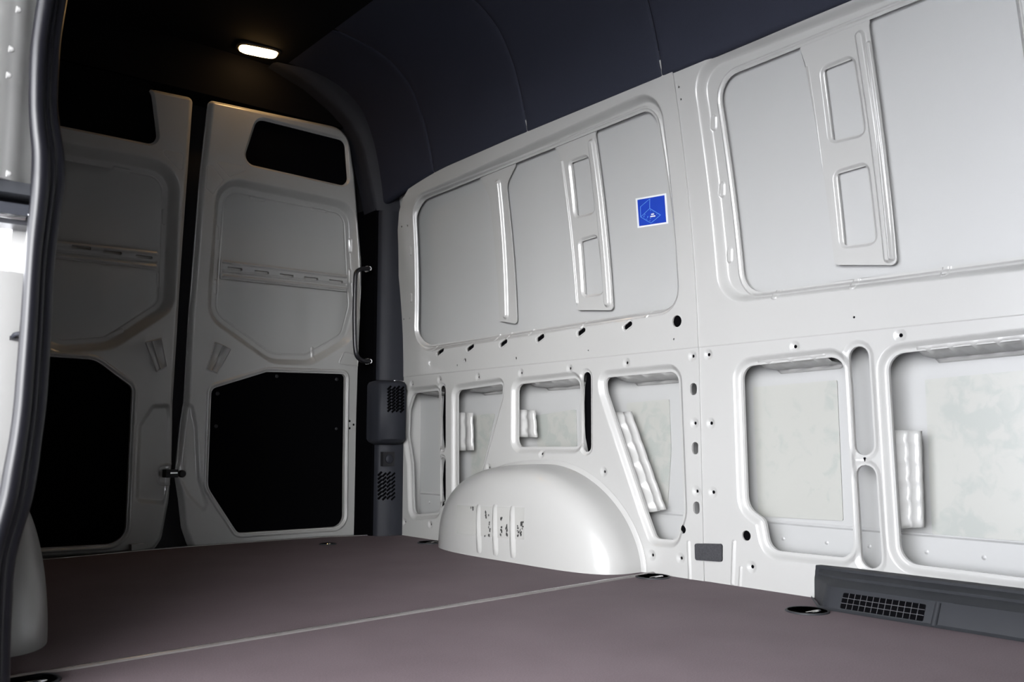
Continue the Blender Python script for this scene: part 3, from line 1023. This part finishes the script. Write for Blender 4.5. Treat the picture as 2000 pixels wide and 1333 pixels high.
sy = [wl(1295, 145)[0], wl(1031, 250)[0], wl(850, 335)[0]]
for y0, y1 in [(-1.2, sy[0]), (sy[0], sy[1]), (sy[1], sy[2]), (sy[2], 3.07)]:
    lining_panel(y0 + .0006, y1 - .0006)
rows = [[(x, y, z) for x, z in [(1.42, 1.797), (1.2, 1.806), (1.08, 1.808), (.9, 1.805), (.6, 1.79), (.4, 1.74), (.25, 1.62)]] for y in (-1.2, .5, 1.8, 3.15)]
obj('roof_panel', loft(rows), ROOF, ce, angle=60)
rows = [[(x, y, z) for x, z in [(2.05, 1.30), (2.02, 1.6), (1.8, 1.84), (1.4, 1.86), (.6, 1.86), (.2, 1.80), (.1, 1.3)]] for y in (-1.3, 3.35)]
obj('roof_shell', loft(rows), ROOF, ce, angle=30)

# ------------------------------------------------------------------ corner trim at the right rear
t = thing('corner_trim', 'tall charcoal plastic corner trim between right rear door and side wall', 'trim panel', (1.86, 3.05, 0))
def zrow(z, pts): return [(x, y, z) for x, y in pts]
bm = loft([zrow(z, [(1.813, 3.10), (1.812, 3.065), (1.818, 3.050), (1.86, 3.038), (1.905, 3.028), (1.93, 3.03)]) for z in (.605, .7, .9, 1.1, 1.29)])
obj('upper_cover', bm, TRIM, t, angle=60)
rows = []
for z, xl, xr in ((1.2915, 1.800, 1.93), (1.36, 1.782, 1.90), (1.44, 1.760, 1.87), (1.52, 1.738, 1.83), (1.58, 1.712, 1.81), (1.63, 1.675, 1.79), (1.68, 1.61, 1.76), (1.74, 1.50, 1.70), (1.79, 1.35, 1.60)):
    rows.append([(xl, 3.17, z), (xl - .003, 3.085, z), (xl + .008, 3.066, z), ((xl + xr) / 2, 3.050, z), (xr, 3.03, z)])
obj('header_cover', loft(rows), TRIM, t, angle=60)
bm = loft([zrow(z, [(1.811, 3.10), (1.811, 3.06), (1.818, 3.047), (1.86, 3.032), (1.905, 3.022), (1.925, 3.03)]) for z in (-.02, .1, .25, .36)])
lower = obj('lower_cover', bm, TRIM, t, angle=60)
obj('seal_strip', box((1.800, 3.075, -.03), (1.822, 3.26, 1.31)), VOID, t)
def corner_face(px, py, y0=3.045, x0=1.808, y1=3.022, x1=1.905):
    nn = np.array([y0 - y1, x1 - x0, 0]); nn /= np.linalg.norm(nn)
    return at_plane(px, py, (x0, y0, 0), nn)
# square socket on the lower cover
c = corner_face(757, 897)
obj('socket_frame', box((c[0] - .026, 3.026, c[2] - .028), (c[0] + .026, 3.050, c[2] + .028)), BLACK, t, .006)
obj('socket_knob', lathe([(.017, .0), (.017, -.006), (.012, -.010), (0, -.010)], 20, (c[0], 3.026, c[2]), axis=1), TRIM, t)

def slat_grille(parent, face, x0, x1, y0, y1, n, out, m, lean_=1):
    """short diagonal slots in a rounded field"""
    rw = (x1 - x0) / 4
    for col in range(4):
        for k in range(n):
            cx = x0 + (col + .5) * rw; cy = y0 + (k + .5 + (.25 if col % 2 else 0)) * (y1 - y0) / (n + .3)
            A = face(cx - rw * .42, cy + rw * .42); B = face(cx + rw * .42, cy - rw * .42)
            off = np.array([0, -out, 0])
            o = obj('slot', tube([A + off, B + off], .0042, 6, sub=1), m, parent)
slat_grille(lower, corner_face, 738, 772, 922, 978, 7, -.0012, VOID)

vb = thing('vent_box', 'black box with diagonal vent slots projecting from the right rear corner trim', 'vent', (1.86, 3.0, .37))
VZ0, VZ1 = .352, .602
VL, VR = at(741, 800, 1, 2.985)[0], at(795, 800, 1, 2.962)[0]
def vrow(z, e): return [(VL + e * .02, 3.08, z), (VL + e * .01, 3.0 + e * .03, z), (VL + .008 + e * .01, 2.985 + e * .03, z), ((VL + VR) / 2, 2.972 + e * .03, z),
                         (VR - .014, 2.962 + e * .03, z), (VR, 2.970 + e * .03, z), (VR + .004, 3.06, z)]
bm = loft([vrow(VZ0, 1.6), vrow(VZ0 + .010, .5), vrow(VZ0 + .022, 0), vrow(.48, 0), vrow(VZ1 - .018, 0), vrow(VZ1 - .006, .4), vrow(VZ1, 1.5)], closed=True)
obj('housing', bm, TRIM, vb, angle=50)
def vface(px, py): return corner_face(px, py, 2.985, VL + .008, 2.962, VR - .014)
slat_grille(vb, vface, 756, 789, 755, 806, 8, .0008, VOID)

# grab handle
hp = [at(721, 525, 1, 3.05), at(706, 526, 1, 3.02), at(697, 531, 1, 2.99), at(694, 545, 1, 2.985), at(692.5, 600, 1, 2.985), at(692.5, 640, 1, 2.985), at(694, 680, 1, 2.985),
      at(698, 697, 1, 2.99), at(708, 705, 1, 3.02), at(722, 706, 1, 3.05)]
t = thing('grab_handle', 'black bent-tube grab handle beside the right rear door', 'handle', tuple(hp[4]))
obj('bar', tube(hp, .0085, 12), RUBBER, t)
for c in (hp[0], hp[-1]):
    obj('mounting_bolt', lathe([(.013, .02), (.013, 0), (.008, -.006), (0, -.006)], 14, (c[0], c[1], c[2]), axis=1), CHROME, t)

# ------------------------------------------------------------------ ceiling lamp
LZ = 1.800
P4 = [at(x, y, 2, LZ) for x, y in [(466, 83), (541, 100), (541, 109), (470, 96)]]
lc = sum(P4) / 4
t = thing('ceiling_lamp', 'lit oblong warm white ceiling lamp above the rear doors', 'lamp', tuple(lc))
ux = (P4[1] - P4[0]) + (P4[2] - P4[3]); Lx = np.linalg.norm(ux) / 4; ux /= np.linalg.norm(ux); uy = np.cross([0, 0, 1], ux)
LENS = mat('lit_lamp_lens', (1, .9, .7), 0.4, emit=(1.0, .60, .24), estr=36)
def lamp_ring(sx, sy_, z, n=28):
    out = []
    for k in range(n):
        a = 2 * math.pi * k / n; c, s_ = math.cos(a), math.sin(a)
        out.append(lc + ux * math.copysign(abs(c) ** .5, c) * sx + uy * math.copysign(abs(s_) ** .5, s_) * sy_ + np.array([0, 0, z]))
    return out
LY = .030
obj('lamp_housing', loft([lamp_ring(Lx + .012, LY + .010, .006), lamp_ring(Lx + .012, LY + .010, -.002), lamp_ring(Lx + .004, LY + .003, -.006), lamp_ring(Lx, LY, -.004)], closed=True), BLACK, t)
obj('lamp_lens', loft([lamp_ring(Lx, LY, -.0045), lamp_ring(Lx * .98, LY * .95, -.011), lamp_ring(Lx * .85, LY * .75, -.016), lamp_ring(Lx * .4, LY * .3, -.018)], closed=True), LENS, t)

# ------------------------------------------------------------------ long vent housing at lower right
t = thing('vent_housing', 'long black plastic vent housing on the floor along the right wall', 'vent', (1.86, .75, 0))
y_end = 1.125
prof = [(1.9145, .080), (1.893, .0775), (1.890, .072), (1.866, .0645), (1.862, .0590), (1.836, .0510), (1.828, .0470), (1.824, .0400), (1.8035, .004), (1.802, -.002)]
def prow(y, k, kz=1.0):
    return [(1.9145 - (1.9145 - x) * k, y, z * kz) for x, z in prof]
rows = [prow(y_end + .088, .10, .96), prow(y_end + .075, .22, .985), prow(y_end + .018, .86, .995), prow(y_end + .006, .965, 1.0), prow(y_end - .01, 1.0)]
rows += [prow(y, 1.0) for y in np.linspace(y_end - .05, .1, 14)]
G = [at_plane(x, y, (1.824, 0, .040), (-.036, 0, .0205)) for x, y in [(1645, 1160), (1804, 1183), (1806, 1222), (1642, 1195)]]
obj('cover', loft(rows), VENT, t, angle=28)
# flange on the floor
rows = [[(1.9145 - (.1145 + .004) * k, y, .001), (1.9145 - .1125 * k, y, .006)] for y, k in ((y_end + .098, .08), (y_end + .02, .90), (y_end, 1.0), (.1, 1.0))]
obj('foot_edge', loft(rows), VENT, t)
# upright rib
a = at_plane(1833, 1178, (1.824, 0, .040), (-.036, 0, .0205))
obj('rib', tube([(1.827, a[1], .044), (1.801, a[1], .001)], .006, 10, sub=1), VENT, t)
nv = np.array([-.036, 0, .0205]); nv /= np.linalg.norm(nv); nv = np.array([-abs(nv[1] if False else .869), 0, .495])
nv /= np.linalg.norm(nv)
fa = np.array([1.824, 0, .040]); fbm = np.array([1.8035, 0, .004])
fd = (fbm - fa); fd /= np.linalg.norm(fd); fn = np.array([fd[2], 0, -fd[0]])
if fn[0] > 0: fn = -fn
def fpt(y, s_, o=0.0): return np.array([1.824, y, .040]) + fd * s_ + fn * o
G = [at_plane(x, y, (1.824, 0, .040), fn) for x, y in [(1645, 1160), (1804, 1183), (1806, 1222), (1642, 1195)]]
gy0 = (G[1][1] + G[2][1]) / 2; gy1 = (G[0][1] + G[3][1]) / 2
bm = bmesh.new()
g0, g1 = .002, .0375
lp = rpoly([(gy0, g0), (gy1, g0), (gy1, g1), (gy0, g1)], .003, 0, .1, 3)
obj('grille_opening', prism(lp, lambda u, v: fpt(u, v, .0010), lambda u, v: fpt(u, v, -.0010)), VOID, t, smooth=False)
SL = mat('grille_slat_plastic', (.04, .04, .044), .4)
for k in range(2):
    s_ = g0 + (g1 - g0) * (k + 1) / 3
    hexa_p = [fpt(y, s_ + ds, o) for o in (.0008, .0022) for y, ds in ((gy0, -.0005), (gy1, -.0005), (gy1, .0005), (gy0, .0005))]
    bm = bmesh.new(); hexa(bm, hexa_p); obj('slat', bm, SL, t, smooth=False)
for k in range(1, 13):
    y = gy0 + (gy1 - gy0) * k / 13
    bm = bmesh.new()
    hexa(bm, [fpt(y + dy, s_, o) for o in (.0007, .0014) for dy, s_ in ((-.0005, g0), (.0005, g0), (.0005, g1), (-.0005, g1))])
    obj('slat', bm, SL, t, smooth=False)

# ------------------------------------------------------------------ foam block in the wall
q = wq([(1361, 1062), (1411, 1063), (1411, 1098), (1362, 1094)])
bm = bmesh.new()
pq = rpoly(q, .006, 0, .1, 4)
o = obj('foam_block', prism(pq, lambda u, v: place_wall(u, v, .010 if u > q[1][0] + .03 else .004), lambda u, v: place_wall(u, v, -.002)), FOAM, None, .002)
tag(o, 'small dark grey foam block set in the right wall near the floor', 'foam block')

# ------------------------------------------------------------------ blue notice
BLUE = mat('blue_print', (0.006, 0.024, 0.20), 0.35)
WHITE = mat('white_card', (0.36, 0.37, 0.38), 0.4)
LINE = mat('light_blue_print', (0.05, 0.13, 0.33), 0.4)
SD = LIP + SK
corner = [wl(*p, SD) for p in [(1242, 392), (1302, 381.5), (1306, 440), (1246, 449)]]
cu = np.array(corner)
def st(u, v, h):
    p = (cu[0] * (1 - u) + cu[1] * u) * (1 - v) + (cu[3] * (1 - u) + cu[2] * u) * v
    return place_wall(p[0], p[1], -SD + h)
t = thing('notice_sticker', 'square blue sticker with white border and line drawing on the right wall', 'sticker', tuple(st(.5, .5, .001)))
sq = [(0, 0), (1, 0), (1, 1), (0, 1)]
obj('card', prism(sq, lambda u, v: st(u, v, .0012), lambda u, v: st(u, v, .0002)), WHITE, t, smooth=False)
sq = [(.06, .055), (.94, .055), (.94, .945), (.06, .945)]
obj('blue_field', prism(sq, lambda u, v: st(u, v, .0016), lambda u, v: st(u, v, .0011)), BLUE, t, smooth=False)
def pen(bm, a, b, w):
    a = np.array(a); b = np.array(b); d = b - a; L = np.linalg.norm(d); d /= L; n_ = np.array([-d[1], d[0]]) * w / 2
    prism([a - n_, b - n_, b + n_, a + n_], lambda u, v: st(u, v, .0021), lambda u, v: st(u, v, .0015), bm)
# the drawing, as read from an enlargement of the sticker
def fr(x, y):
    # enlargement pixel -> sheet fractions through the four sticker corners
    p = wl(1220 + x * 110 / 1333, 360 + y * 110 / 1333, SD)
    A = cu[1] - cu[0]; B = cu[3] - cu[0]
    s_ = np.linalg.solve(np.stack([A, B], 1), np.array(p) - cu[0]); return s_
bm = bmesh.new()
L = [(605, 395), (605, 620), (390, 820), (385, 580), (605, 395)]
for a, b in zip(L, L[1:]): pen(bm, fr(*a), fr(*b), .016)
L = [(605, 620), (860, 775), (635, 965), (390, 820)]
for a, b in zip(L, L[1:]): pen(bm, fr(*a), fr(*b), .016)
for a, b in [((480, 745), (500, 770)), ((475, 785), (465, 830)), ((565, 800), (550, 840)), ((530, 870), (545, 880)), ((625, 840), (625, 865)), ((600, 905), (620, 915)),
             ((620, 655), (630, 675)), ((680, 705), (695, 712)), ((765, 750), (775, 762))]:
    pen(bm, fr(*a), fr(*b), .018)
obj('line_drawing', bm, LINE, t, smooth=False)
bm = bmesh.new()
pen(bm, fr(640, 760), fr(708, 748), .040); pen(bm, fr(620, 812), fr(738, 795), .040)
obj('lettering', bm, WHITE, t, smooth=False)

# ------------------------------------------------------------------ sliding door opening at the left: seal, jamb, rail, striker
def seal_pt(px, py, y=1.25): return at(px, py, 1, y)
path = SEAL
A = []; B = []; C = []
for y, l, r in path:
    w = r - l
    A.append((l + w * .235, y)); B.append((l + w * .56, y)); C.append((l + w * .76, y))
t = thing('door_seal', 'black rubber door seal down the near left edge of the opening', 'seal', tuple(seal_pt(60, 600)))
def rad(k): return [k * (r - l) / 2 / F * np.linalg.norm(seal_pt((l + r) / 2, y) - EYE) for y, l, r in path]
obj('bulb', tube([seal_pt(*p) for p in A], rad(.50), 16, sub=5), SEALR, t)
obj('lip', tube([seal_pt(*p, 1.258) for p in B], rad(.30), 14, sub=5), SEALR, t)
obj('grip_channel', tube([seal_pt(*p, 1.272) for p in C], rad(.50), 14, sub=5), SEALR, t)

# below the rail: the painted door jamb, turned to the daylight
rows = []
for p in edge_line(.45, 1.386)[::-1]:
    if p[2] > .63: break
    x = p[0]
    rows.append([(x - .004, 1.3855, p[2]), (x - .012, 1.381, p[2]), (x - .030, 1.372, p[2]), (x - .060, 1.360, p[2]), (x - .10, 1.350, p[2]), (x - .2, 1.345, p[2]), (x - .32, 1.345, p[2])])
obj('jamb', loft(rows), PAINT, wlf, angle=50)
# above it: the open sliding door, whose inner frame faces the van
t = thing('sliding_door', 'out-of-focus grey inner frame of the open sliding door at upper left', 'door', (.16, .95, .6))
def leaf_row(z, e=0.0):
    return [(.2535, 1.382, z), (.2520, 1.356, z), (.2455, 1.345, z), (.229, 1.336, z), (.223, 1.324, z), (.206, 1.308, z), (.200, 1.305, z), (.188, 1.290, z), (.160, 1.280, z), (.10, 1.245, z), (.12, 1.38, z)]
LB = at(30, 352, 1, 1.31)[2]
obj('inner_frame', loft([leaf_row(z) for z in (LB, LB + .03, .80, .95, 1.1, 1.3, 1.55)], closed=True), PAINT, t, angle=50)
for i, (px, py) in enumerate([(38, 20), (24, 97), (19, 148), (19, 340)]):
    p = at(px, py, 1, 1.285)
    obj('weld_spot', lathe([(.0045, -.004), (.004, .0), (.002, .0025), (0, .003)], 12, (p[0], p[1], p[2]), axis=0), PAINT, t)
# black roller rail and carriage between the two
t = thing('door_rail', 'black roller rail and carriage of the sliding door behind the seal', 'rail', (.17, 1.05, .62))
def slab(name, pys, y0, y1, m, bev=.003, x0=.05):
    z1 = at(20, pys[0], 1, 1.32)[2]; z0 = at(20, pys[1], 1, 1.32)[2]
    return obj(name, box((x0, y0, z0), (.2525, y1, z1)), m, t, bev)
slab('rail_cover', (356, 379), 1.312, 1.372, VENT)
slab('rail_channel', (378, 398), 1.350, 1.380, VOID, 0)
slab('carriage', (394, 416), 1.325, 1.368, TRIM)
slab('roller_guide', (416, 432), 1.336, 1.376, RUBBER)
p = at(22, 420, 1, 1.33); obj('roller', lathe([(.005, -.017), (.0055, 0), (.005, .017)], 12, (p[0], 1.332, p[2]), axis=0), CHROME, t)
p = at(58, 421, 1, 1.33); obj('roller_bolt', lathe([(.004, .0), (.004, -.008), (.002, -.010), (0, -.010)], 12, (p[0], 1.334, p[2]), axis=1), CHROME, t)
p = at(24, 660, 1, 1.375)
t = thing('door_striker', 'small black door striker on the white jamb beside the seal', 'striker', tuple(p))
obj('striker_plate', box((p[0] - .03, p[1] - .004, p[2] - .004), (p[0] + .022, p[1] + .02, p[2] + .002)), BLACK, t, .001)
obj('striker_loop', tube([(p[0] + .0, p[1], p[2]), (p[0] + .002, p[1] - .012, p[2] + .004), (p[0] + .014, p[1] - .012, p[2] + .005), (p[0] + .016, p[1], p[2])], .003, 8), TRIM, t)

# unseen door-shaped panel, added ahead of the load space to shade the rear doors
cd = obj('shade_panel', box((-1.05, -2.06, -.05), (.16, -1.96, 1.75)), TRIM, None, .03); cd['kind'] = 'structure'; cd['label'] = 'added panel outside the view that shades the rear doors'
obj('cab_side', box((.16, -3.2, -.3), (.21, -1.26, 1.5)), PAINT, wlf)

# ------------------------------------------------------------------ ground outside
g = structure('trim_2', 'pale concrete ground outside the van', (-3, 0, -.65))
hr = structure('sky_blocker', 'added slab above the van, out of view, blocking the high sky', (0, 0, 3.6))
obj('blocker_slab', box((-4.2, -9, 3.6), (7, 9, 3.75)), mat('pale_blocker', (.35, .35, .34), .9), hr)  # unseen slab added to keep high sky light off the floor
obj('ground', box((-14, -14, -.72), (14, 14, -.66)), ground_mat(), g)
